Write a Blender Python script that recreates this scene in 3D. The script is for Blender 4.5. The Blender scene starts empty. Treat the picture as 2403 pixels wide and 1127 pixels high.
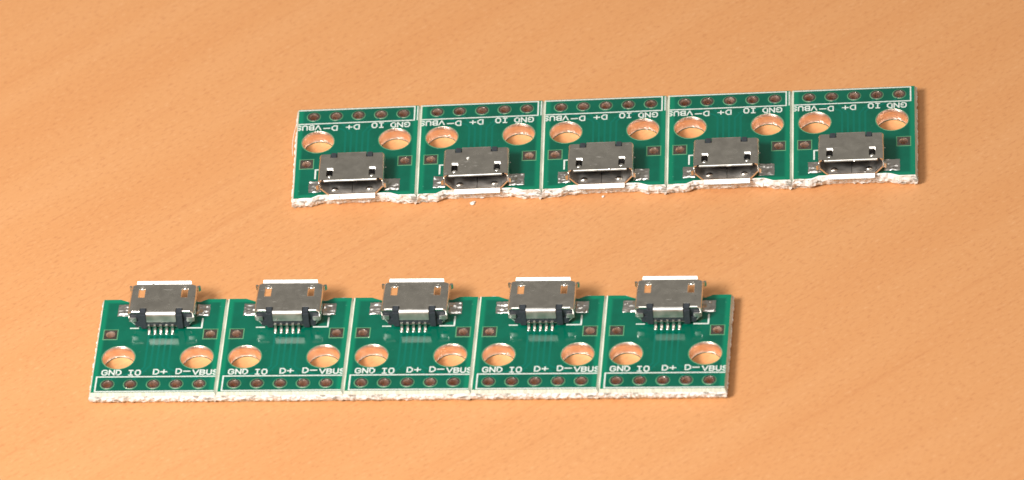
import bpy, bmesh, math, random
from mathutils import Vector, Matrix, noise
from mathutils.geometry import delaunay_2d_cdt

# ------------------------------------------------------------------ camera, world, lamps, exposure
S = bpy.context.scene
MM = 0.001
cam_d = bpy.data.cameras.new('camera')
cam = bpy.data.objects.new('camera', cam_d)
S.collection.objects.link(cam)
S.camera = cam
CR = Matrix.Rotation(0.838, 4, 'X') @ Matrix.Rotation(-0.10123, 4, 'Z')
cam.matrix_world = Matrix.Translation(CR @ Vector((0, 0, 978.883 * MM))) @ CR
cam_d.sensor_fit = 'HORIZONTAL'
cam_d.sensor_width = 36
cam_d.lens = 20635.82 / 2403 * 36
cam_d.clip_start = 0.01
cam_d.clip_end = 20
cam_d.dof.use_dof = True
cam_d.dof.focus_distance = 0.979
cam_d.dof.aperture_fstop = 40

W = bpy.data.worlds.new('World')
S.world = W
W.use_nodes = True
bg = W.node_tree.nodes['Background']
bg.inputs[0].default_value = (1.0, 0.93, 0.82, 1)
bg.inputs[1].default_value = 0.26

def area(name, loc, target, size, size_y, power, col):
    d = bpy.data.lights.new(name, 'AREA')
    d.shape = 'RECTANGLE'; d.size = size; d.size_y = size_y
    d.energy = power; d.color = col
    o = bpy.data.objects.new(name, d)
    S.collection.objects.link(o)
    o.location = loc
    o.rotation_euler = (Vector(target) - Vector(loc)).to_track_quat('-Z', 'Y').to_euler()
    return o
area('softbox', (-0.20, -0.20, 0.30), (0, 0, 0), 0.10, 0.10, 2.30, (1.0, 0.97, 0.94))
area('ceiling_bounce', (-0.05, -0.40, 0.85), (-0.05, -0.40, 0), 0.50, 0.66, 2.6, (1.0, 0.97, 0.94))

vs = S.view_settings
vs.view_transform = 'Standard'; vs.look = 'None'; vs.gamma = 1; vs.exposure = 0
vs.use_curve_mapping = False

# ------------------------------------------------------------------ materials
def new_mat(name):
    m = bpy.data.materials.new(name); m.use_nodes = True
    nt = m.node_tree
    return m, nt, nt.nodes['Principled BSDF']
def N(nt, t, **kw):
    n = nt.nodes.new(t)
    for k, v in kw.items():
        if k in n.inputs: n.inputs[k].default_value = v
        else: setattr(n, k, v)
    return n
def L(nt, a, b): nt.links.new(a, b)
def ramp(nt, fac, stops):
    r = nt.nodes.new('ShaderNodeValToRGB')
    e = r.color_ramp.elements
    while len(e) < len(stops): e.new(0.5)
    for i, (p, c) in enumerate(stops):
        e[i].position = p; e[i].color = (*c, 1) if len(c) == 3 else c
    L(nt, fac, r.inputs[0]); return r.outputs[0]
def mapped(nt, scale, rot=0, obj=True):
    tc = N(nt, 'ShaderNodeTexCoord')
    mp = N(nt, 'ShaderNodeMapping'); mp.inputs['Scale'].default_value = scale
    mp.inputs['Rotation'].default_value = (0, 0, rot)
    L(nt, tc.outputs['Object'], mp.inputs[0]); return mp.outputs[0]
def mixc(nt, fac, a, b, mode='MIX'):
    m = N(nt, 'ShaderNodeMix', data_type='RGBA', blend_type=mode)
    for sock, v in ((m.inputs[0], fac), (m.inputs[6], a), (m.inputs[7], b)):
        if isinstance(v, (int, float)): sock.default_value = v
        elif isinstance(v, tuple): sock.default_value = (*v, 1)
        else: L(nt, v, sock)
    return m.outputs[2]

M = {}
# wood laminate table
m, nt, b = new_mat('wood'); M['wood'] = m
ANG = math.radians(-33)
def rotated(scale):
    tc = N(nt, 'ShaderNodeTexCoord')
    r = N(nt, 'ShaderNodeMapping'); r.inputs['Rotation'].default_value = (0, 0, ANG)
    s = N(nt, 'ShaderNodeMapping'); s.inputs['Scale'].default_value = scale
    L(nt, tc.outputs['Object'], r.inputs[0]); L(nt, r.outputs[0], s.inputs[0]); return s.outputs[0]
n1 = N(nt, 'ShaderNodeTexNoise', Scale=1.0, Detail=4.0, Roughness=0.5, Distortion=0.2); L(nt, rotated((11, 165, 60)), n1.inputs['Vector'])
n2 = N(nt, 'ShaderNodeTexNoise', Scale=1.0, Detail=5.0, Roughness=0.6); L(nt, rotated((24, 820, 200)), n2.inputs['Vector'])
n3 = N(nt, 'ShaderNodeTexNoise', Scale=1.0, Detail=3.0, Roughness=0.6); L(nt, rotated((1300, 3000, 900)), n3.inputs['Vector'])
c = ramp(nt, n1.outputs[0], [(0.30, (0.618, 0.284, 0.111)), (0.52, (0.635, 0.302, 0.122)), (0.72, (0.648, 0.318, 0.134))])
c = mixc(nt, ramp(nt, n2.outputs[0], [(0.31, (0.70,)*3), (0.44, (0, 0, 0))]), c, (0.54, 0.225, 0.085))
# keep the streaks faint
c2 = ramp(nt, n1.outputs[0], [(0.30, (0.618, 0.285, 0.112)), (0.52, (0.63, 0.300, 0.121)), (0.72, (0.645, 0.315, 0.133))])
c = mixc(nt, 0.55, c, c2)
c = mixc(nt, ramp(nt, n3.outputs[0], [(0.30, (0.50,)*3), (0.46, (0, 0, 0))]), c, (0.47, 0.19, 0.075))
c = mixc(nt, ramp(nt, n3.outputs[0], [(0.58, (0, 0, 0)), (0.74, (0.30,)*3)]), c, (0.80, 0.48, 0.26))
vz = N(nt, 'ShaderNodeTexVoronoi', Scale=1.0); L(nt, mapped(nt, (62, 62, 62)), vz.inputs['Vector'])
c = mixc(nt, ramp(nt, vz.outputs['Distance'], [(0.012, (0.55,)*3), (0.022, (0, 0, 0))]), c, (0.22, 0.13, 0.07))
L(nt, c, b.inputs['Base Color'])
b.inputs['Roughness'].default_value = 0.46
b.inputs['Specular IOR Level'].default_value = 0.35
bp = N(nt, 'ShaderNodeBump', Strength=0.28, Distance=0.00005)
L(nt, n3.outputs[0], bp.inputs['Height']); L(nt, bp.outputs[0], b.inputs['Normal'])

# solder mask
m, nt, b = new_mat('solder_mask'); M['mask'] = m
n1 = N(nt, 'ShaderNodeTexNoise', Scale=320.0, Detail=3.0)
n2 = N(nt, 'ShaderNodeTexNoise', Scale=2600.0, Detail=3.0)
vec = mapped(nt, (1, 1, 1)); L(nt, vec, n1.inputs['Vector']); L(nt, vec, n2.inputs['Vector'])
c = ramp(nt, n1.outputs[0], [(0.35, (0.0003, 0.090, 0.052)), (0.65, (0.0005, 0.122, 0.072))])
sx = N(nt, 'ShaderNodeSeparateXYZ'); tco = N(nt, 'ShaderNodeTexCoord'); L(nt, tco.outputs['Object'], sx.inputs[0])
ax = N(nt, 'ShaderNodeMath', operation='ABSOLUTE'); L(nt, sx.outputs[0], ax.inputs[0])
ex = N(nt, 'ShaderNodeMapRange'); L(nt, ax.outputs[0], ex.inputs[0]); ex.inputs[1].default_value = 0.0061; ex.inputs[2].default_value = 0.0064
ey = N(nt, 'ShaderNodeMapRange'); L(nt, sx.outputs[1], ey.inputs[0]); ey.inputs[1].default_value = 0.0130; ey.inputs[2].default_value = 0.0133
em = N(nt, 'ShaderNodeMath', operation='MAXIMUM'); L(nt, ex.outputs[0], em.inputs[0]); L(nt, ey.outputs[0], em.inputs[1])
c = mixc(nt, em.outputs[0], c, (0.001, 0.185, 0.098))     # bare laminate under the mask, no copper plane
c = mixc(nt, ramp(nt, n2.outputs[0], [(0.70, (0, 0, 0)), (0.78, (0.5,)*3)]), c, (0.10, 0.33, 0.25))
L(nt, c, b.inputs['Base Color'])
L(nt, ramp(nt, n1.outputs[0], [(0.35, (0.03,)*3), (0.68, (0.15,)*3)]), b.inputs['Roughness'])
b.inputs['IOR'].default_value = 1.52
bp = N(nt, 'ShaderNodeBump', Strength=0.25, Distance=0.00004)
L(nt, n1.outputs[0], bp.inputs['Height']); L(nt, bp.outputs[0], b.inputs['Normal'])

m, nt, b = new_mat('solder_mask_over_copper'); M['trace'] = m
b.inputs['Base Color'].default_value = (0.0008, 0.138, 0.092, 1); b.inputs['Roughness'].default_value = 0.12

m, nt, b = new_mat('mask_rim'); M['rim'] = m
b.inputs['Base Color'].default_value = (0.10, 0.30, 0.15, 1); b.inputs['Roughness'].default_value = 0.35

# glass-fibre laminate
m, nt, b = new_mat('fibre_laminate'); M['fr4'] = m
vec = mapped(nt, (1, 1, 1))
n1 = N(nt, 'ShaderNodeTexNoise', Scale=1500.0, Detail=5.0, Roughness=0.7); L(nt, vec, n1.inputs['Vector'])
n2 = N(nt, 'ShaderNodeTexNoise', Scale=500.0, Detail=2.0); L(nt, vec, n2.inputs['Vector'])
vs2 = mapped(nt, (900, 900, 2600))
n3 = N(nt, 'ShaderNodeTexNoise', Scale=1.0, Detail=3.0); L(nt, vs2, n3.inputs['Vector'])
c = ramp(nt, n2.outputs[0], [(0.35, (0.76, 0.74, 0.66)), (0.60, (0.86, 0.86, 0.83))])
c = mixc(nt, ramp(nt, n3.outputs[0], [(0.36, (0.85,)*3), (0.44, (0, 0, 0))]), c, (0.22, 0.20, 0.16))
L(nt, c, b.inputs['Base Color'])
b.inputs['Roughness'].default_value = 0.75
bp = N(nt, 'ShaderNodeBump', Strength=0.8, Distance=0.00012)
L(nt, n1.outputs[0], bp.inputs['Height']); L(nt, bp.outputs[0], b.inputs['Normal'])

m, nt, b = new_mat('scored_laminate'); M['groove'] = m
vec = mapped(nt, (4000, 300, 800))
n1 = N(nt, 'ShaderNodeTexNoise', Scale=1.0, Detail=4.0); L(nt, vec, n1.inputs['Vector'])
L(nt, ramp(nt, n1.outputs[0], [(0.3, (0.52, 0.55, 0.44)), (0.65, (0.72, 0.73, 0.62))]), b.inputs['Base Color'])
b.inputs['Roughness'].default_value = 0.55

# white print
m, nt, b = new_mat('silkscreen_ink'); M['silk'] = m
n1 = N(nt, 'ShaderNodeTexNoise', Scale=3500.0, Detail=3.0); L(nt, mapped(nt, (1, 1, 1)), n1.inputs['Vector'])
L(nt, ramp(nt, n1.outputs[0], [(0.3, (0.50, 0.57, 0.51)), (0.55, (0.69, 0.72, 0.67))]), b.inputs['Base Color'])
b.inputs['Roughness'].default_value = 0.5

# nickel plated steel shell
def metal(name, col, rough, scratch, bumpd=0.00001):
    m, nt, b = new_mat(name)
    oi = N(nt, 'ShaderNodeObjectInfo')
    tc = N(nt, 'ShaderNodeTexCoord')
    ad = N(nt, 'ShaderNodeVectorMath', operation='ADD')
    L(nt, tc.outputs['Object'], ad.inputs[0]); L(nt, oi.outputs['Random'], ad.inputs[1])
    n1 = N(nt, 'ShaderNodeTexNoise', Scale=900.0, Detail=4.0, Distortion=0.5); L(nt, ad.outputs[0], n1.inputs['Vector'])
    mp = N(nt, 'ShaderNodeMapping'); mp.inputs['Scale'].default_value = (500, 2300, 900); mp.inputs['Rotation'].default_value = (0, 0, 0.6)
    L(nt, ad.outputs[0], mp.inputs[0])
    n2 = N(nt, 'ShaderNodeTexNoise', Scale=1.0, Detail=4.0, Roughness=0.6); L(nt, mp.outputs[0], n2.inputs['Vector'])
    L(nt, mixc(nt, ramp(nt, n1.outputs[0], [(0.3, (0, 0, 0)), (0.7, (1, 1, 1))]), tuple(x * 0.82 for x in col), col), b.inputs['Base Color'])
    b.inputs['Metallic'].default_value = 1
    r1 = ramp(nt, n1.outputs[0], [(0.3, (rough * 0.85,)*3), (0.7, (rough * 1.2,)*3)])
    r2 = mixc(nt, ramp(nt, n2.outputs[0], [(0.64, (0, 0, 0)), (0.70, (scratch,)*3)]), r1, (0.55,)*3)
    L(nt, r2, b.inputs['Roughness'])
    bp = N(nt, 'ShaderNodeBump', Strength=0.3, Distance=bumpd)
    L(nt, n2.outputs[0], bp.inputs['Height'])
    vo = N(nt, 'ShaderNodeTexVoronoi', Scale=950.0); L(nt, ad.outputs[0], vo.inputs['Vector'])
    wn = N(nt, 'ShaderNodeSeparateColor'); L(nt, vo.outputs['Color'], wn.inputs[0])
    gt = N(nt, 'ShaderNodeMath', operation='GREATER_THAN'); gt.inputs[1].default_value = 0.72; L(nt, wn.outputs[0], gt.inputs[0])
    dn = ramp(nt, vo.outputs['Distance'], [(0.02, (1, 1, 1)), (0.16, (0, 0, 0))])
    ml = N(nt, 'ShaderNodeMath', operation='MULTIPLY'); L(nt, dn, ml.inputs[0]); L(nt, gt.outputs[0], ml.inputs[1])
    bq = N(nt, 'ShaderNodeBump', Strength=1.0, Distance=0.00006)      # small dents and specks
    L(nt, ml.outputs[0], bq.inputs['Height']); L(nt, bp.outputs[0], bq.inputs['Normal']); L(nt, bq.outputs[0], b.inputs['Normal'])
    return m
M['steel'] = metal('nickel_plated_steel', (0.82, 0.79, 0.73), 0.24, 0.9)
M['steel_bent'] = metal('brushed_bent_steel', (0.74, 0.72, 0.68), 0.46, 0.3)
M['tin'] = metal('tinned_pad', (0.76, 0.73, 0.69), 0.34, 0.3, 0.00004)
M['pin'] = metal('tinned_pin', (0.80, 0.77, 0.70), 0.25, 0.2)
m, nt, b = new_mat('plated_barrel'); M['barrel'] = m
n1 = N(nt, 'ShaderNodeTexNoise', Scale=1.0, Detail=4.0, Roughness=0.65); L(nt, mapped(nt, (450, 450, 5200)), n1.inputs['Vector'])
n2 = N(nt, 'ShaderNodeTexNoise', Scale=900.0, Detail=3.0); L(nt, mapped(nt, (1, 1, 1)), n2.inputs['Vector'])
L(nt, ramp(nt, n2.outputs[0], [(0.35, (0.90, 0.70, 0.59)), (0.65, (0.96, 0.85, 0.78))]), b.inputs['Base Color'])
b.inputs['Metallic'].default_value = 1; b.inputs['Roughness'].default_value = 0.30
bp = N(nt, 'ShaderNodeBump', Strength=1.0, Distance=0.00010)
L(nt, n1.outputs[0], bp.inputs['Height']); L(nt, bp.outputs[0], b.inputs['Normal'])
M['bore'] = metal('copper_bore', (0.86, 0.70, 0.60), 0.42, 0.2)
M['pad'] = metal('dull_tin_ring', (0.38, 0.34, 0.30), 0.25, 0.2)

m, nt, b = new_mat('black_plastic'); M['plastic'] = m
n1 = N(nt, 'ShaderNodeTexNoise', Scale=4000.0); L(nt, mapped(nt, (1, 1, 1)), n1.inputs['Vector'])
L(nt, ramp(nt, n1.outputs[0], [(0.3, (0.030, 0.036, 0.043)), (0.7, (0.045, 0.052, 0.062))]), b.inputs['Base Color'])
b.inputs['Roughness'].default_value = 0.42

m, nt, b = new_mat('lint'); M['lint'] = m
b.inputs['Base Color'].default_value = (0.75, 0.68, 0.62, 1); b.inputs['Roughness'].default_value = 0.7

# ------------------------------------------------------------------ mesh helpers (all in millimetres)
COL = S.collection
class MB:
    def __init__(s): s.v = []; s.f = []; s.m = []; s.smooth = []
    def vert(s, p): s.v.append(tuple(p)); return len(s.v) - 1
    def face(s, pts, mat=0, smooth=False):
        s.f.append([s.vert(p) for p in pts]); s.m.append(mat); s.smooth.append(smooth)
    def box(s, x0, x1, y0, y1, z0, z1, mat=0):
        c = [(x0,y0,z0),(x1,y0,z0),(x1,y1,z0),(x0,y1,z0),(x0,y0,z1),(x1,y0,z1),(x1,y1,z1),(x0,y1,z1)]
        for q in ((3,2,1,0),(4,5,6,7),(0,1,5,4),(1,2,6,5),(2,3,7,6),(3,0,4,7)):
            s.face([c[i] for i in q], mat)
    def prism(s, poly, z0, z1, mat=0, bottom=True):     # convex CCW polygon
        n = len(poly)
        s.face([(x, y, z1) for x, y in poly], mat)
        if bottom: s.face([(x, y, z0) for x, y in reversed(poly)], mat)
        for i in range(n):
            a, b2 = poly[i], poly[(i + 1) % n]
            s.face([(*a, z0), (*b2, z0), (*b2, z1), (*a, z1)], mat)
    def mesh(s, name, mats, merge=5e-4, clip=None, bevel=None):
        me = bpy.data.meshes.new(name)
        me.from_pydata(s.v, [], s.f)
        for i, p in enumerate(me.polygons):
            p.material_index = s.m[i]; p.use_smooth = s.smooth[i]
        bm = bmesh.new(); bm.from_mesh(me)
        bmesh.ops.remove_doubles(bm, verts=bm.verts, dist=merge)
        if clip is not None:
            bmesh.ops.bisect_plane(bm, geom=bm.verts[:] + bm.edges[:] + bm.faces[:], plane_co=(clip, 0, 0), plane_no=(1, 0, 0), clear_outer=True)
        bmesh.ops.scale(bm, vec=(MM, MM, MM), verts=bm.verts)
        bm.to_mesh(me); bm.free()
        for k in mats: me.materials.append(M[k])
        return me

def link(name, me, parent=None, loc=(0, 0, 0)):
    o = bpy.data.objects.new(name, me)
    COL.objects.link(o)
    o.location = Vector(loc) * MM
    if parent: o.parent = parent
    return o

def pip(p, poly):
    x, y = p; c = False; n = len(poly); j = n - 1
    for i in range(n):
        xi, yi = poly[i]; xj, yj = poly[j]
        if (yi > y) != (yj > y) and x < (xj - xi) * (y - yi) / (yj - yi) + xi: c = not c
        j = i
    return c
def triangulate(outer, holes):
    pts, eds = [], []
    for lp in [outer] + holes:
        k = len(pts); n = len(lp)
        pts += [Vector(p) for p in lp]
        eds += [(k + i, k + (i + 1) % n) for i in range(n)]
    vo, eo, fo, _, _, _ = delaunay_2d_cdt(pts, eds, [], 0, 1e-6)
    out = []
    for f in fo:
        t = [vo[i] for i in f]
        c = (sum(q.x for q in t) / len(t), sum(q.y for q in t) / len(t))
        if pip(c, outer) and not any(pip(c, h) for h in holes):
            a = (t[1] - t[0]).cross(t[2] - t[0])
            if a < 0: t.reverse()
            out.append([(q.x, q.y) for q in t])
    return out
def circle(cx, cy, r, n=32):
    return [(cx + r * math.cos(2 * math.pi * i / n), cy + r * math.sin(2 * math.pi * i / n)) for i in range(n)]

T = 1.6            # board thickness
P = 14.00844       # board pitch
PINS = [(2.54 * i, 0.0) for i in (-2, -1, 0, 1, 2)]
MOUNTS = [(0.08 - 4.344, 4.291), (0.08 + 4.344, 4.291)]
VIAS = [(0.017 - 5.545, 8.01), (0.017 + 5.545, 8.01)]
R_PIN, R_MNT, R_VIA = 0.52, 1.80, 0.52

# ------------------------------------------------------------------ circuit board blank
def nz(x, y, z, s, seed):
    return noise.noise(Vector((x * s + seed * 7.3, y * s - seed * 3.1, z * s + seed * 1.7)))
def board_mesh(seed, left_free, right_free, wavy):
    hw = 6.80; v0, v1, v2 = -1.30, 13.70, 13.24
    key = [((-hw, v0), 'h'), ((hw, v0), 'r'), ((hw, v1), 'c'), ((4.80, v1), 'c'), ((4.0, v2), 'c'),
           ((-3.9, v2), 'c'), ((-4.95, v1), 'c'), ((-hw, v1), 'l')]
    pts = []
    for i, (a, tag) in enumerate(key):
        b2 = key[(i + 1) % len(key)][0]
        ln = math.dist(a, b2); n = max(1, int(ln / 0.17))
        if tag in 'lr' and not ((tag == 'l' and left_free) or (tag == 'r' and right_free)): n = 12
        for k in range(n):
            t = k / n
            pts.append((a[0] + (b2[0] - a[0]) * t, a[1] + (b2[1] - a[1]) * t, tag))
    n = len(pts)
    sides = []
    for i in range(n):
        a, b2 = pts[i - 1], pts[i]; c2 = pts[(i + 1) % n]
        d1 = Vector((b2[1] - a[1], a[0] - b2[0])).normalized(); d2 = Vector((c2[1] - b2[1], b2[0] - c2[0])).normalized()
        nn = (d1 + d2); nn = nn / max(0.3, nn.dot(d1)) if nn.length > 1e-6 else d1
        sides.append((nn, {pts[i - 1][2], pts[i][2]}))
    prof_v = [(T, 0.0), (T - 0.40, 0.185), (T - 0.52, 0.21), (1.0, 0.24), (0.8, 0.25), (0.58, 0.22), (0.42, 0.16), (0.18, -0.02), (0.0, -0.16)]
    prof_c = [(T, 0.0), (T - 0.07, 0.06), (T - 0.35, 0.10), (1.0, 0.14), (0.8, 0.10), (0.58, 0.04), (0.40, -0.04), (0.18, -0.15), (0.0, -0.28)]
    prof_g = [(T, 0.0), (T - 0.22, 0.19), (T - 0.24, 0.195), (1.0, 0.195), (0.8, 0.195), (0.58, 0.195), (0.42, 0.19), (0.18, 0.07), (0.0, -0.03)]
    rings = []
    for k in range(9):
        ring = []
        for (x, y, tag), (nn, tags) in zip(pts, sides):
            shared = ('l' in tags and not left_free) or ('r' in tags and not right_free)
            pr = prof_c if 'c' in tags and not (tags & {'l', 'r'}) else prof_v
            if tag in 'lr' and shared: pr = prof_g
            z, o = pr[k]
            if k and not shared:
                amp = 0.0 if k == 1 and pr is prof_v else (0.5 if k in (1, 8) else 1.0)
                o += amp * (0.17 * nz(x, y, z, 2.8, seed) + 0.09 * nz(x, y, z, 9.0, seed + 3))
                if pr is prof_c: o += amp * wavy * (0.22 * nz(x, y, z * 0.4, 0.75, seed + 5) + 0.12 * nz(x, y, z, 1.9, seed + 9))
                if 0 < k < 8: z += 0.06 * nz(x, y, z, 4.0, seed + 11)
            px, py = x + nn.x * o, y + nn.y * o
            if 'l' in tags and not left_free: px = max(px, -P / 2 + 0.006)
            if 'r' in tags and not right_free: px = min(px, P / 2 - 0.006)
            if k == 0 and pr is prof_c and not shared: py += wavy * 0.05 * nz(x, y, 0, 1.3, seed + 2)
            ring.append((px, py, z))
        rings.append(ring)
    mb = MB()
    holes = [circle(*p, R_PIN, 24) for p in PINS] + [circle(*p, R_MNT, 48) for p in MOUNTS] + [circle(*p, R_VIA, 24) for p in VIAS]
    for t in triangulate([(a, b2) for a, b2, _ in rings[0]], holes):
        mb.face([(*q, T) for q in t], 0)
    for t in triangulate([(a, b2) for a, b2, _ in rings[8]], holes):
        mb.face([(*q, 0) for q in reversed(t)], 0)
    for k in range(8):
        for i in range(n):
            j = (i + 1) % n
            tg = pts[i][2]
            mat = 2 if (k in (0, 7) and tg in 'lrh') else 1
            mb.face([rings[k][i], rings[k + 1][i], rings[k + 1][j], rings[k][j]], mat)
    for h in holes:
        for i in range(len(h)):
            a, b2 = h[i], h[(i + 1) % len(h)]
            mb.face([(*a, T), (*a, 0), (*b2, 0), (*b2, T)][::-1], 1)
    return mb.mesh('circuit_board', ['mask', 'fr4', 'groove'])

# ------------------------------------------------------------------ pads and plated holes
def ring_mesh(name, r, prof, mats, n=32, smooth=True):
    """prof: list of (radius, z, material) swept round the hole"""
    mb = MB()
    for k in range(len(prof) - 1):
        (r0, z0, mt), (r1, z1, _) = prof[k], prof[k + 1]
        for i in range(n):
            a, b2 = 2 * math.pi * i / n, 2 * math.pi * (i + 1) / n
            mb.face([(r0 * math.cos(a), r0 * math.sin(a), z0), (r0 * math.cos(b2), r0 * math.sin(b2), z0),
                     (r1 * math.cos(b2), r1 * math.sin(b2), z1), (r1 * math.cos(a), r1 * math.sin(a), z1)], mt, smooth)
    return mb.mesh(name, mats)
pin_hole_me = ring_mesh('pin_hole', R_PIN, [(0.80, 0.001, 1), (0.79, 0.012, 1), (0.71, 0.012, 0), (0.70, 0.030, 0), (0.51, 0.030, 0), (0.50, 0.015, 2), (0.49, -0.5, 2), (0.49, -1.0, 2), (0.49, -T + 0.003, 2)], ['pad', 'rim', 'bore'])
mount_me = ring_mesh('mounting_hole', R_MNT, [(1.90, 0.001, 1), (1.89, 0.012, 1), (1.82, 0.012, 0), (1.77, -0.03, 0), (1.765, -0.5, 0), (1.76, -1.0, 0), (1.765, -1.52, 2), (1.73, -1.54, 2), (1.73, -T + 0.003, 2)], ['barrel', 'rim', 'mask'], 56)  # lowest ring in mask green: mask edge plus painted shade of the gap below
def square_pad_mesh():
    mb = MB(); n = 32; h = 0.72; hr = 0.84
    def sq(a, h):
        c, s = math.cos(a), math.sin(a); k = h / max(abs(c), abs(s)); return (c * k, s * k)
    prof = [(lambda a: sq(a, hr), 0.001, 1), (lambda a: sq(a, hr - 0.01), 0.012, 1), (lambda a: sq(a, h + 0.01), 0.012, 0), (lambda a: sq(a, h), 0.03, 0),
            (lambda a: (0.51 * math.cos(a), 0.51 * math.sin(a)), 0.03, 0), (lambda a: (0.50 * math.cos(a), 0.50 * math.sin(a)), 0.015, 2),
            (lambda a: (0.46 * math.cos(a), 0.46 * math.sin(a)), -0.8, 2), (lambda a: (0.47 * math.cos(a), 0.47 * math.sin(a)), -T + 0.003, 2)]
    for k in range(len(prof) - 1):
        f0, z0, mt = prof[k]; f1, z1, _ = prof[k + 1]
        for i in range(n):
            a, b2 = 2 * math.pi * (i - 0.0) / n + math.pi / 4, 2 * math.pi * (i + 1) / n + math.pi / 4
            mb.face([(*f0(a), z0), (*f0(b2), z0), (*f1(b2), z1), (*f1(a), z1)], mt, k > 3)
    return mb.mesh('square_pad', ['pad', 'rim', 'bore'])
square_pad_me = square_pad_mesh()

def solder_pad_mesh(u0, u1, v0, v1, seed):
    mb = MB(); nx, ny = 18, 20
    def p(i, j):
        x = u0 + (u1 - u0) * i / nx; y = v0 + (v1 - v0) * j / ny
        e = min(i, nx - i, j, ny - j)
        if e == 0:
            x += 0.05 * nz(x, y, 0, 3, seed); y += 0.06 * nz(x, y, 5, 3, seed)
        z = 0.001 if e == 0 else 0.09 + 0.15 * nz(x * 0.7, y * 2.0, 0, 1.8, seed) + 0.09 * nz(x, y * 1.4, 1, 3.4, seed)
        return (x, y, max(z, 0.001))
    for i in range(nx):
        for j in range(ny):
            mb.face([p(i, j), p(i + 1, j), p(i + 1, j + 1), p(i, j + 1)], 0, True)
    return mb.mesh('solder_pad', ['tin'])

# ------------------------------------------------------------------ printed strokes
def stroke(mb, pl, w, z0, z1, closed=False):
    """polyline drawn as capsule-ended quads, each a hair higher than the last"""
    n = len(pl)
    segs = [(pl[i], pl[(i + 1) % n]) for i in range(n if closed else n - 1)]
    for k, (a, b2) in enumerate(segs):
        a, b2 = Vector(a), Vector(b2); d = (b2 - a).normalized(); q = Vector((-d.y, d.x)) * w / 2
        e = d * w / 2
        poly = [a - q - e * 0.6, b2 - q + e * 0.6, b2 - q * 0.5 + e, b2 + q * 0.5 + e, b2 + q + e * 0.6, a + q - e * 0.6, a + q * 0.5 - e, a - q * 0.5 - e]
        mb.prism([(p.x, p.y) for p in poly], z0, z1 + 0.0015 * (k % 5), 0, bottom=False)
    return mb
GL = {   # strokes in a unit box
 'G': [[(1, .8), (.75, 1), (.25, 1), (0, .75), (0, .25), (.25, 0), (.75, 0), (1, .22), (1, .48), (.6, .48)]],
 'N': [[(0, 0), (0, 1), (1, 0), (1, 1)]],
 'D': [[(0, 0), (0, 1), (.6, 1), (1, .7), (1, .3), (.6, 0), (0, 0)]],
 'I': [[(.15, 1), (.85, 1)], [(.5, 1), (.5, 0)], [(.15, 0), (.85, 0)]],
 'O': [[(.25, 0), (0, .25), (0, .75), (.25, 1), (.75, 1), (1, .75), (1, .25), (.75, 0), (.25, 0)]],
 '+': [[(0, .5), (1, .5)], [(.5, .15), (.5, .85)]],
 '-': [[(0, .5), (1, .5)]],
 'V': [[(0, 1), (.5, 0), (1, 1)]],
 'B': [[(0, 0), (0, 1), (.7, 1), (.95, .8), (.75, .53), (0, .53)], [(.75, .53), (1, .27), (.7, 0), (0, 0)]],
 'U': [[(0, 1), (0, .2), (.25, 0), (.75, 0), (1, .2), (1, 1)]],
 'S': [[(1, .85), (.75, 1), (.25, 1), (0, .78), (.2, .55), (.8, .45), (1, .22), (.75, 0), (.25, 0), (0, .15)]],
}
def label_mesh(text, u, v, h, clip=None):
    mb = MB(); x = u; z = 0.020
    for ch, w, gap in text:
        for st in GL[ch]:
            stroke(mb, [(x + a * w, v + c2 * h) for a, c2 in st], 0.15, 0.0, z); z += 0.004
        x += w + gap
    return mb.mesh('pin_label', ['silk'], merge=1e-5, clip=clip)
TEXTS = [
    label_mesh([('G', .56, .24), ('N', .54, .24), ('D', .50, .2)], -5.84, 1.52, 0.74),
    label_mesh([('I', .55, .24), ('O', .52, .2)], -2.93, 1.46, 0.76),
    label_mesh([('D', .56, .26), ('+', .62, .2)], -0.14, 1.60, 0.74),
    label_mesh([('D', .56, .26), ('-', .68, .2)], 2.36, 1.66, 0.74),
    label_mesh([('V', .60, .20), ('B', .52, .22), ('U', .50, .22), ('S', .50, .2)], 4.22, 1.50, 0.70, clip=6.78),
]
def lines_mesh(name, pls, w=0.17, clip=None, mat='silk', z=0.018, z0=0.0):
    mb = MB()
    for k, pl in enumerate(pls): stroke(mb, pl, w, z0, z + 0.004 * k)
    return mb.mesh(name, [mat], merge=1e-5, clip=clip)
header_me = lines_mesh('header_outline', [[(6.9, 1.20), (-6.36, 1.20), (-6.36, -1.14), (6.9, -1.14)]], 0.16, clip=6.79)
edge_line_me = lines_mesh('edge_mark', [[(-6.70, -1.12), (-6.70, 1.15)]], 0.13)
corner_r_me = lines_mesh('corner_mark', [[(2.95, 9.02), (4.50, 9.02), (4.50, 10.48)]], 0.19)
corner_l_me = lines_mesh('corner_mark', [[(-3.40, 9.02), (-2.55, 9.02)]], 0.17)
TRACES = []
for i in range(5):
    ui = 0.05 + (i - 2) * 0.65
    pu = 2.54 * (i - 2)
    if i == 2: pl = [(ui, 8.1), (ui, 0.85)]
    else:
        k = 2.75 - abs(i - 2) * 0.2
        pl = [(ui, 8.1), (ui, k + 0.4), (ui + 0.3 * (1 if i > 2 else -1), k), (pu - 0.5 * (1 if i > 2 else -1), 0.95), (pu - 0.25 * (1 if i > 2 else -1), 0.7)]
    TRACES.append(lines_mesh('copper_trace', [pl], 0.24, mat='trace', z=0.009))

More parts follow.
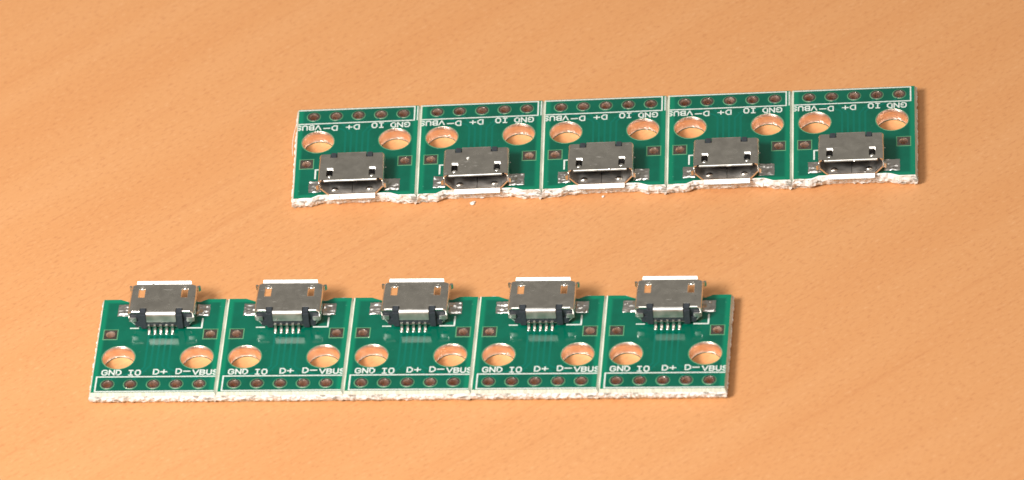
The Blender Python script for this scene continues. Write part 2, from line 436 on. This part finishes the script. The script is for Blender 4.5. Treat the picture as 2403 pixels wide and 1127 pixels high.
# ------------------------------------------------------------------ micro USB socket (z = 0 at the board's upper face)
UC = 0.20; VB, VF = 9.12, 13.45; ZT = 2.45; TH = 0.24
def shell_mesh():
    mb = MB()
    hx = 3.22
    def arc(cx, cz, r, a0, a1, n):
        return [(cx + r * math.cos(math.radians(a0 + (a1 - a0) * i / n)), cz + r * math.sin(math.radians(a0 + (a1 - a0) * i / n))) for i in range(n + 1)]
    # outer and inner half section, from the top plate edge down to the middle of the floor
    out = arc(hx, ZT - 0.46, 0.46, 90, 0, 6) + [(3.68, 1.30)] + [(3.64, 1.12), (3.50, 0.95)] + [(2.85, 0.20), (2.68, 0.09), (2.45, 0.06), (0, 0.06)]
    inn = arc(hx, ZT - 0.46, 0.46 - TH, 90, 0, 6) + [(3.44, 1.34)] + [(3.42, 1.22), (3.30, 1.10)] + [(2.72, 0.42), (2.60, 0.33), (2.40, 0.30), (0, 0.30)]
    for sgn in (1, -1):
        for k in range(len(out) - 1):
            sm = True
            a, b2 = out[k], out[k + 1]; c2, d = inn[k], inn[k + 1]
            e = 0.10   # rounded rims
            def mixp(p, q, t): return (p[0] + (q[0] - p[0]) * t, p[1] + (q[1] - p[1]) * t)
            def quad(p, y0, q, y1, r, y2, s2, y3):
                f = [(p[0] * sgn, y0, p[1]), (q[0] * sgn, y1, q[1]), (r[0] * sgn, y2, r[1]), (s2[0] * sgn, y3, s2[1])]
                mb.face(f if sgn > 0 else f[::-1], 0, True)
            # outer
            quad(a, VB + e, b2, VB + e, b2, VF - e, a, VF - e)
            # inner
            quad(d, VB + e, c2, VB + e, c2, VF - e, d, VF - e); mb.m[-1] = 1
            seq = [(0.0, e), (0.13, e * 0.3), (0.42, 0.0), (0.58, 0.0), (0.87, e * 0.3), (1.0, e)]
            for (t0, y0), (t1, y1) in zip(seq[:-1], seq[1:]):
                quad(mixp(b2, d, t0), VB + y0, mixp(a, c2, t0), VB + y0, mixp(a, c2, t1), VB + y1, mixp(b2, d, t1), VB + y1)
                quad(mixp(a, c2, t0), VF - y0, mixp(b2, d, t0), VF - y0, mixp(b2, d, t1), VF - y1, mixp(a, c2, t1), VF - y1)
    # top plate with slots and notches
    nx0, nx1, nv = 1.63, 2.37, 9.72
    e = 0.07
    outl = [(-hx, VB), (-nx1, VB), (-nx1, nv), (-nx0, nv), (-nx0, VB), (nx0, VB), (nx0, nv), (nx1, nv), (nx1, VB), (hx, VB), (hx, VF), (-hx, VF)]
    # inset outline for the rounded rim (plate edges that meet other metal stay put)
    ins = [(-hx, VB + e), (-nx1 - e, VB + e), (-nx1 - e, nv + 0.16), (-nx0 + e, nv + 0.16), (-nx0 + e, VB), (nx0 - e, VB), (nx0 - e, nv + 0.16), (nx1 + e, nv + 0.16), (nx1 + e, VB + e), (hx, VB + e), (hx, VF), (-hx, VF)]
    def slot(cx, w, v0, v1, n=5):
        r = w
        o = [(cx - w, v0), (cx + w, v0)]
        o += [(cx + w * math.cos(math.pi * i / (2 * n)), v1 - w + w * math.sin(math.pi * i / (2 * n))) for i in range(n + 1)]
        o += [(cx - w * math.sin(math.pi * i / (2 * n)), v1 - w + w * math.cos(math.pi * i / (2 * n))) for i in range(1, n + 1)]
        return o
    slots_o = [slot(s * 2.38, 0.37, 11.36, 13.12) for s in (-1, 1)]
    slots_i = [slot(s * 2.38, 0.29, 11.64, 13.02) for s in (-1, 1)]
    for t in triangulate(ins, slots_o): mb.face([(*q, ZT) for q in t], 0)
    for t in triangulate(outl, slots_i): mb.face([(*q, ZT - TH) for q in reversed(t)], 1)
    n = len(outl)
    for i in range(n):
        j = (i + 1) % n
        a, b2, ai, bi = outl[i], outl[j], ins[i], ins[j]
        if i in (4, 10): continue                       # tab bend and front lip join here
        if a[0] == b2[0] and abs(a[0]) == hx: continue  # meets the side walls
        mb.face([(*ai, ZT), (*bi, ZT), (*b2, ZT - 0.06), (*a, ZT - 0.06)][::-1], 0)
        mb.face([(*a, ZT - 0.06), (*b2, ZT - 0.06), (*b2, ZT - TH), (*a, ZT - TH)][::-1], 0)
    for o, i_ in zip(slots_o, slots_i):
        n = len(o)
        for k in range(n):
            j = (k + 1) % n
            md = [((o[q][0] * 0.45 + i_[q][0] * 0.55), (o[q][1] * 0.45 + i_[q][1] * 0.55)) for q in (k, j)]
            mb.face([(*o[k], ZT), (*o[j], ZT), (*md[1], ZT - 0.10), (*md[0], ZT - 0.10)], 0, True)
            mb.face([(*md[0], ZT - 0.10), (*md[1], ZT - 0.10), (*i_[j], ZT - TH), (*i_[k], ZT - TH)], 0, True)
    # swept tongues of sheet: rear tab, front lips
    def sheet(path, x0, x1, th, mt=0, flip=1, taper=0.0, axis='x', start_cap=False, rnd=True):
        m2 = len(path); nr = []
        for i in range(m2):
            if i == 0: d = Vector(path[1]) - Vector(path[0])
            elif i == m2 - 1: d = Vector(path[-1]) - Vector(path[-2])
            else: d = (Vector(path[i + 1]) - Vector(path[i])).normalized() + (Vector(path[i]) - Vector(path[i - 1])).normalized()
            d.normalize(); nr.append(Vector((-d.y, d.x)) * flip)
        nr[0] = Vector((0, 1 if nr[0].y > 0 else -1)) if axis == 'x' else nr[0]
        r = 0.06
        # cross-section rows: (offset across thickness 0 outer..1 inner, width inset)
        rows = []
        for i in range(m2):
            last = i == m2 - 1
            o = Vector(path[i]); q = o - nr[i] * th
            rows.append((o, q, taper * (i / (m2 - 1)) ** 2))
        d = (Vector(path[-1]) - Vector(path[-2])).normalized()
        o, q, tp = rows[-1]
        if not rnd: rows.append((o + d * 0.07 - nr[-1] * 0.11, q + d * 0.07, tp + 0.05))
        if rnd: rows.append((o + d * r - nr[-1] * r * 0.35, q + d * r + nr[-1] * r * 0.35, tp + r * 0.4))
        if rnd: rows.append((o + d * r * 1.35 - nr[-1] * r, q + d * r * 1.35 + nr[-1] * r, tp + r * 1.3))
        def pt(p, x): return (x, p.x, p.y) if axis == 'x' else (p.x, p.y, x)
        for (o0, q0, t0), (o1, q1, t1) in zip(rows[:-1], rows[1:]):
            for quad in ([pt(o0, x0 + t0), pt(o0, x1 - t0), pt(o1, x1 - t1), pt(o1, x0 + t1)],
                         [pt(q0, x1 - t0), pt(q0, x0 + t0), pt(q1, x0 + t1), pt(q1, x1 - t1)],
                         [pt(o0, x1 - t0), pt(q0, x1 - t0), pt(q1, x1 - t1), pt(o1, x1 - t1)],
                         [pt(q0, x0 + t0), pt(o0, x0 + t0), pt(o1, x0 + t1), pt(q1, x0 + t1)]):
                mb.face(quad, mt, True)
        o, q, tp = rows[-1]
        mb.face([pt(o, x0 + tp), pt(o, x1 - tp), pt(q, x1 - tp), pt(q, x0 + tp)], 0)
        if start_cap:
            o, q, tp = rows[0]; mb.face([pt(o, x1), pt(o, x0), pt(q, x0), pt(q, x1)], 0)
    # rear tab folded down over the plastic
    R = 0.38
    sheet([(VB, ZT)] + [(VB - R * math.sin(a) , ZT - R + R * math.cos(a)) for a in [math.radians(18 * k) for k in range(1, 6)]] + [(VB - R - 0.03, ZT - 0.75), (VB - R - 0.07, ZT - 1.15)], -1.63, 1.63, 0.2, mt=1, flip=-1)
    # flared mouth: top, bottom and side lips
    sheet([(VF - 0.04, ZT - 0.0), (VF + 0.02, ZT + 0.01), (VF + 0.08, ZT + 0.045), (VF + 0.20, ZT + 0.135), (VF + 0.33, ZT + 0.235), (VF + 0.37, ZT + 0.25)], -3.05, 3.05, 0.2, flip=1, taper=0.09, start_cap=True, rnd=False)
    sheet([(VF - 0.04, 0.30), (VF + 0.02, 0.29), (VF + 0.08, 0.255), (VF + 0.24, 0.14), (VF + 0.49, -0.05)], -2.60, 2.60, 0.2, flip=1, taper=0.04, start_cap=True)
    for s in (-1, 1):
        pth = [(s * 3.68, VF - 0.04), (s * 3.71, VF + 0.05), (s * 3.79, VF + 0.14), (s * 3.93, VF + 0.25)]
        sheet(pth, 1.25, 2.00, 0.2, flip=-s, taper=0.06, axis='z', start_cap=True)
        # rear corner ears folded inwards over the plastic
        pth = [(s * 3.66, VB + 0.05), (s * 3.63, VB - 0.10), (s * 3.50, VB - 0.20), (s * 3.30, VB - 0.23), (s * 2.85, VB - 0.23)]
        sheet(pth, 1.08, 1.66, 0.18, mt=1, flip=s, taper=0.03, axis='z', start_cap=True)
        # spring bump at the slot's mouth end and latch dimple on the floor
        for (cx, cy, cz, rx, rz) in ((s * 2.38, 12.90, ZT - 0.10, 0.30, 0.17), (s * 1.95, 12.75, 0.30, 0.42, 0.22)):
            na, nb = 14, 5
            for i in range(na):
                for j in range(nb):
                    def sp(i, j):
                        a = 2 * math.pi * i / na; e2 = math.pi / 2 * j / nb
                        return (cx + rx * math.cos(a) * math.cos(e2), cy + rx * 0.8 * math.sin(a) * math.cos(e2), cz + rz * math.sin(e2))
                    q = [sp(i, j), sp(i + 1, j), sp(i + 1, j + 1), sp(i, j + 1)]
                    if j == nb - 1: q = q[:3]
                    mb.face(q, 0, True)
    # dovetail seam along the floor
    mb.box(-0.03, 0.03, VB + 1.5, VF - 0.05, 0.29, 0.325)
    return mb.mesh('socket_shell', ['steel', 'steel_bent'])
shell_me = shell_mesh()
shell_me.set_sharp_from_angle(angle=math.radians(40))

def housing_mesh():
    mb = MB()
    # block filling the rear of the shell, section follows the shell's inside
    sec = [(-2.4, 0.32), (2.4, 0.32), (3.28, 1.14), (3.40, 1.4), (3.40, 2.0), (3.2, 2.17), (-3.2, 2.17), (-3.40, 2.0), (-3.40, 1.4), (-3.28, 1.14)]
    y0, y1 = VB + 0.02, 10.6
    n = len(sec)
    mb.face([(x, y0, z) for x, z in sec]); mb.face([(x, y1, z) for x, z in reversed(sec)])
    for i in range(n):
        (a, b2), (c2, d) = sec[i], sec[(i + 1) % n]
        mb.face([(a, y1, b2), (c2, y1, d), (c2, y0, d), (a, y0, b2)])
    # ribs beside the tab that stand up in the notches
    for s in (-1, 1):
        a, b2 = sorted((s * 1.70, s * 2.34))
        mb.box(a, b2, VB - 0.34, VB + 0.021, 0.22, 2.12)
        mb.box(a + 0.03, b2 - 0.03, VB - 0.16, nvv, 2.10, ZT - 0.03)
        a, b2 = sorted((s * 2.35, s * 3.0))
        mb.box(a, b2, VB - 0.12, VB + 0.019, 0.30, 1.06)
    mb.box(-1.70, 1.70, VB - 0.26, VB + 0.018, 0.62, 1.38)
    # contact tongue
    mb.box(-1.85, 1.85, 10.6, 12.3, 1.5, 2.0)
    return mb.mesh('plastic_housing', ['plastic'])
nvv = 9.69
housing_me = housing_mesh()

def contact_pin_mesh():
    mb = MB(); w = 0.13; th = 0.13
    path = [(9.0, 0.78), (8.86, 0.78), (8.76, 0.74), (8.70, 0.64), (8.64, 0.32), (8.57, 0.17), (8.46, 0.12), (8.22, 0.11)]
    pr = []
    for i, p in enumerate(path):
        a = Vector(path[max(i - 1, 0)]); b2 = Vector(path[min(i + 1, len(path) - 1)]); d = (b2 - a).normalized()
        nn = Vector((d.y, -d.x)); p = Vector(p)
        pr.append((p + nn * 0.0, p - nn * th * -1.0 if False else p + Vector((-d.y, d.x)) * th))
    for i in range(len(pr) - 1):
        (o0, q0), (o1, q1) = pr[i], pr[i + 1]
        for quad in ([(-w, o0), (w, o0), (w, o1), (-w, o1)], [(w, q0), (-w, q0), (-w, q1), (w, q1)],
                     [(w, o0), (w, q0), (w, q1), (w, o1)], [(-w, q0), (-w, o0), (-w, o1), (-w, q1)]):
            mb.face([(x, p.x, p.y) for x, p in quad], 0)
    o, q = pr[-1]; mb.face([(-w, o.x, o.y), (w, o.x, o.y), (w, q.x, q.y), (-w, q.x, q.y)], 0)
    # solder fillet under the foot
    for i in range(6):
        a, b2 = math.pi * i / 6, math.pi * (i + 1) / 6
        def f(t, e): return (0.19 * math.cos(t) * e, 8.36, 0.10 * math.sin(t) * e + 0.001)
        for (ya, ea), (yb, eb) in (((8.02, 0.0), (8.10, 0.75)), ((8.10, 0.75), (8.22, 1.0)), ((8.22, 1.0), (8.62, 1.0)), ((8.62, 1.0), (8.72, 0.0))):
            mb.face([(f(a, ea)[0], ya, f(a, ea)[2]), (f(b2, ea)[0], ya, f(b2, ea)[2]), (f(b2, eb)[0], yb, f(b2, eb)[2]), (f(a, eb)[0], yb, f(a, eb)[2])], 0, True)
    bm_me = mb.mesh('contact_pin', ['pin'], merge=1e-5)
    return bm_me
pin_me = contact_pin_mesh()

# ------------------------------------------------------------------ table
def sheet_mesh():
    mb = MB(); k = 400
    mb.box(-k, k, -k, k, -25, 0)
    return mb.mesh('table_top', ['wood'])
table = link('table_top', sheet_mesh())
table['kind'] = 'structure'
table['label'] = 'orange-brown wood laminate table top with faint slanting grain'

# ------------------------------------------------------------------ the two strips
def make_strip(loc, rot, label, seed, back):
    root = bpy.data.objects.new('breakout_board_strip', None)
    COL.objects.link(root)
    root.location = Vector(loc) * MM; root.rotation_euler = (0, 0, rot)
    root.empty_display_size = 0.01
    root['label'] = label; root['category'] = 'circuit board'
    for b in range(5):
        o = Vector(((b - 2) * P, 0, 0))
        bd = link('circuit_board', board_mesh(seed + b * 1.37, b == 0, b == 4, 1.0 if back else 0.35), root, o)
        for p in PINS: link('pin_hole', pin_hole_me, bd, (*p, T))
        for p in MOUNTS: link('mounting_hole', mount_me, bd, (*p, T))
        for p in VIAS: link('square_pad', square_pad_me, bd, (*p, T))
        link('solder_pad', solder_pad_mesh(-5.08, -3.30, 10.97, 12.85, seed + b), bd, (0, 0, T))
        link('solder_pad', solder_pad_mesh(3.70, 5.18, 10.94, 12.78, seed + b + 20), bd, (0, 0, T))
        for me in TRACES: link('copper_trace', me, bd, (0, 0, T))
        for me in TEXTS: link('pin_label', me, bd, (0, 0, T))
        link('header_outline', header_me, bd, (0, 0, T))
        if back and b > 0: link('edge_mark', edge_line_me, bd, (0, 0, T))
        link('corner_mark', corner_r_me, bd, (0, 0, T)); link('corner_mark', corner_l_me, bd, (0, 0, T))
        sk = link('micro_usb_socket', shell_me, root, o + Vector((UC, 0, T)))
        rr = random.Random(int(seed * 10) + b)
        sk.rotation_euler = (0, 0, math.radians(rr.uniform(-0.25, 0.25)))
        sk.location += Vector((rr.uniform(-0.05, 0.05), rr.uniform(-0.04, 0.04), 0)) * MM
        link('plastic_housing', housing_me, sk)
        for i in range(5): link('contact_pin', pin_me, sk, ((i - 2) * 0.65 - 0.15, 0, 0))
    return root
make_strip((-12.96079, -23.15405, 0), -0.13688, 'green strip of five joined boards lying away from the white crumbs', 3.0, False)
strip_b = make_strip((12.06746, 19.17397, 0), 3.0477, 'green strip of five joined boards with broken white edge beside the loose white crumbs', 41.0, True)

# ------------------------------------------------------------------ crumbs and lint
def crumb(pos, size, seed, label):
    bm = bmesh.new(); bmesh.ops.create_icosphere(bm, subdivisions=2, radius=1)
    for v in bm.verts:
        k = 1 + 0.45 * noise.noise(v.co * 1.6 + Vector((seed, 0, 0)))
        v.co = Vector((v.co.x * size[0] * k, v.co.y * size[1] * k * (1 - 0.45 * v.co.x), v.co.z * size[2] * k)) * MM
    lo = min(v.co.z for v in bm.verts)
    for v in bm.verts: v.co.z -= lo
    me = bpy.data.meshes.new('laminate_crumb'); bm.to_mesh(me); bm.free(); me.materials.append(M['fr4'])
    o = link('laminate_crumb', me, None, pos)
    o.rotation_euler = (0, 0, math.radians(35))
    o['label'] = label; o['category'] = 'crumb'; o['group'] = 'white crumbs broken off the board edge'
crumb((-3.94, 6.65, 0), (0.36, 0.20, 0.14), 1.0, 'larger wedge-shaped white crumb lying loose on the wood')
crumb((10.63, 5.6, 0), (0.17, 0.13, 0.10), 5.0, 'tiny round white crumb close under the broken board edge')

crumb((-3.95, 9.78, 4.052), (0.20, 0.13, 0.10), 9.0, 'white crumb resting on top of a metal socket')
# stray glass fibre at the end of the crumb-side strip
def fibre(parent, pts, r):
    mb = MB(); n = 6; rows = []
    for p in pts:
        rows.append([(p[0] + r * math.cos(2 * math.pi * i / n), p[1] + r * 0.3 * math.sin(2 * math.pi * i / n), p[2] + r * math.sin(2 * math.pi * i / n)) for i in range(n)])
    for a, b2 in zip(rows[:-1], rows[1:]):
        for i in range(n):
            j = (i + 1) % n
            mb.face([a[i], a[j], b2[j], b2[i]], 0, True)
    o = link('loose_fibre', mb.mesh('loose_fibre', ['lint'], merge=1e-6), parent)
    return o
fibre(strip_b, [(2 * P + 7.0 + 0.45 * math.sin(k / 8 * 2.2) , 0.6 + k * 0.55, 1.35 - 0.13 * k) for k in range(9)], 0.035)
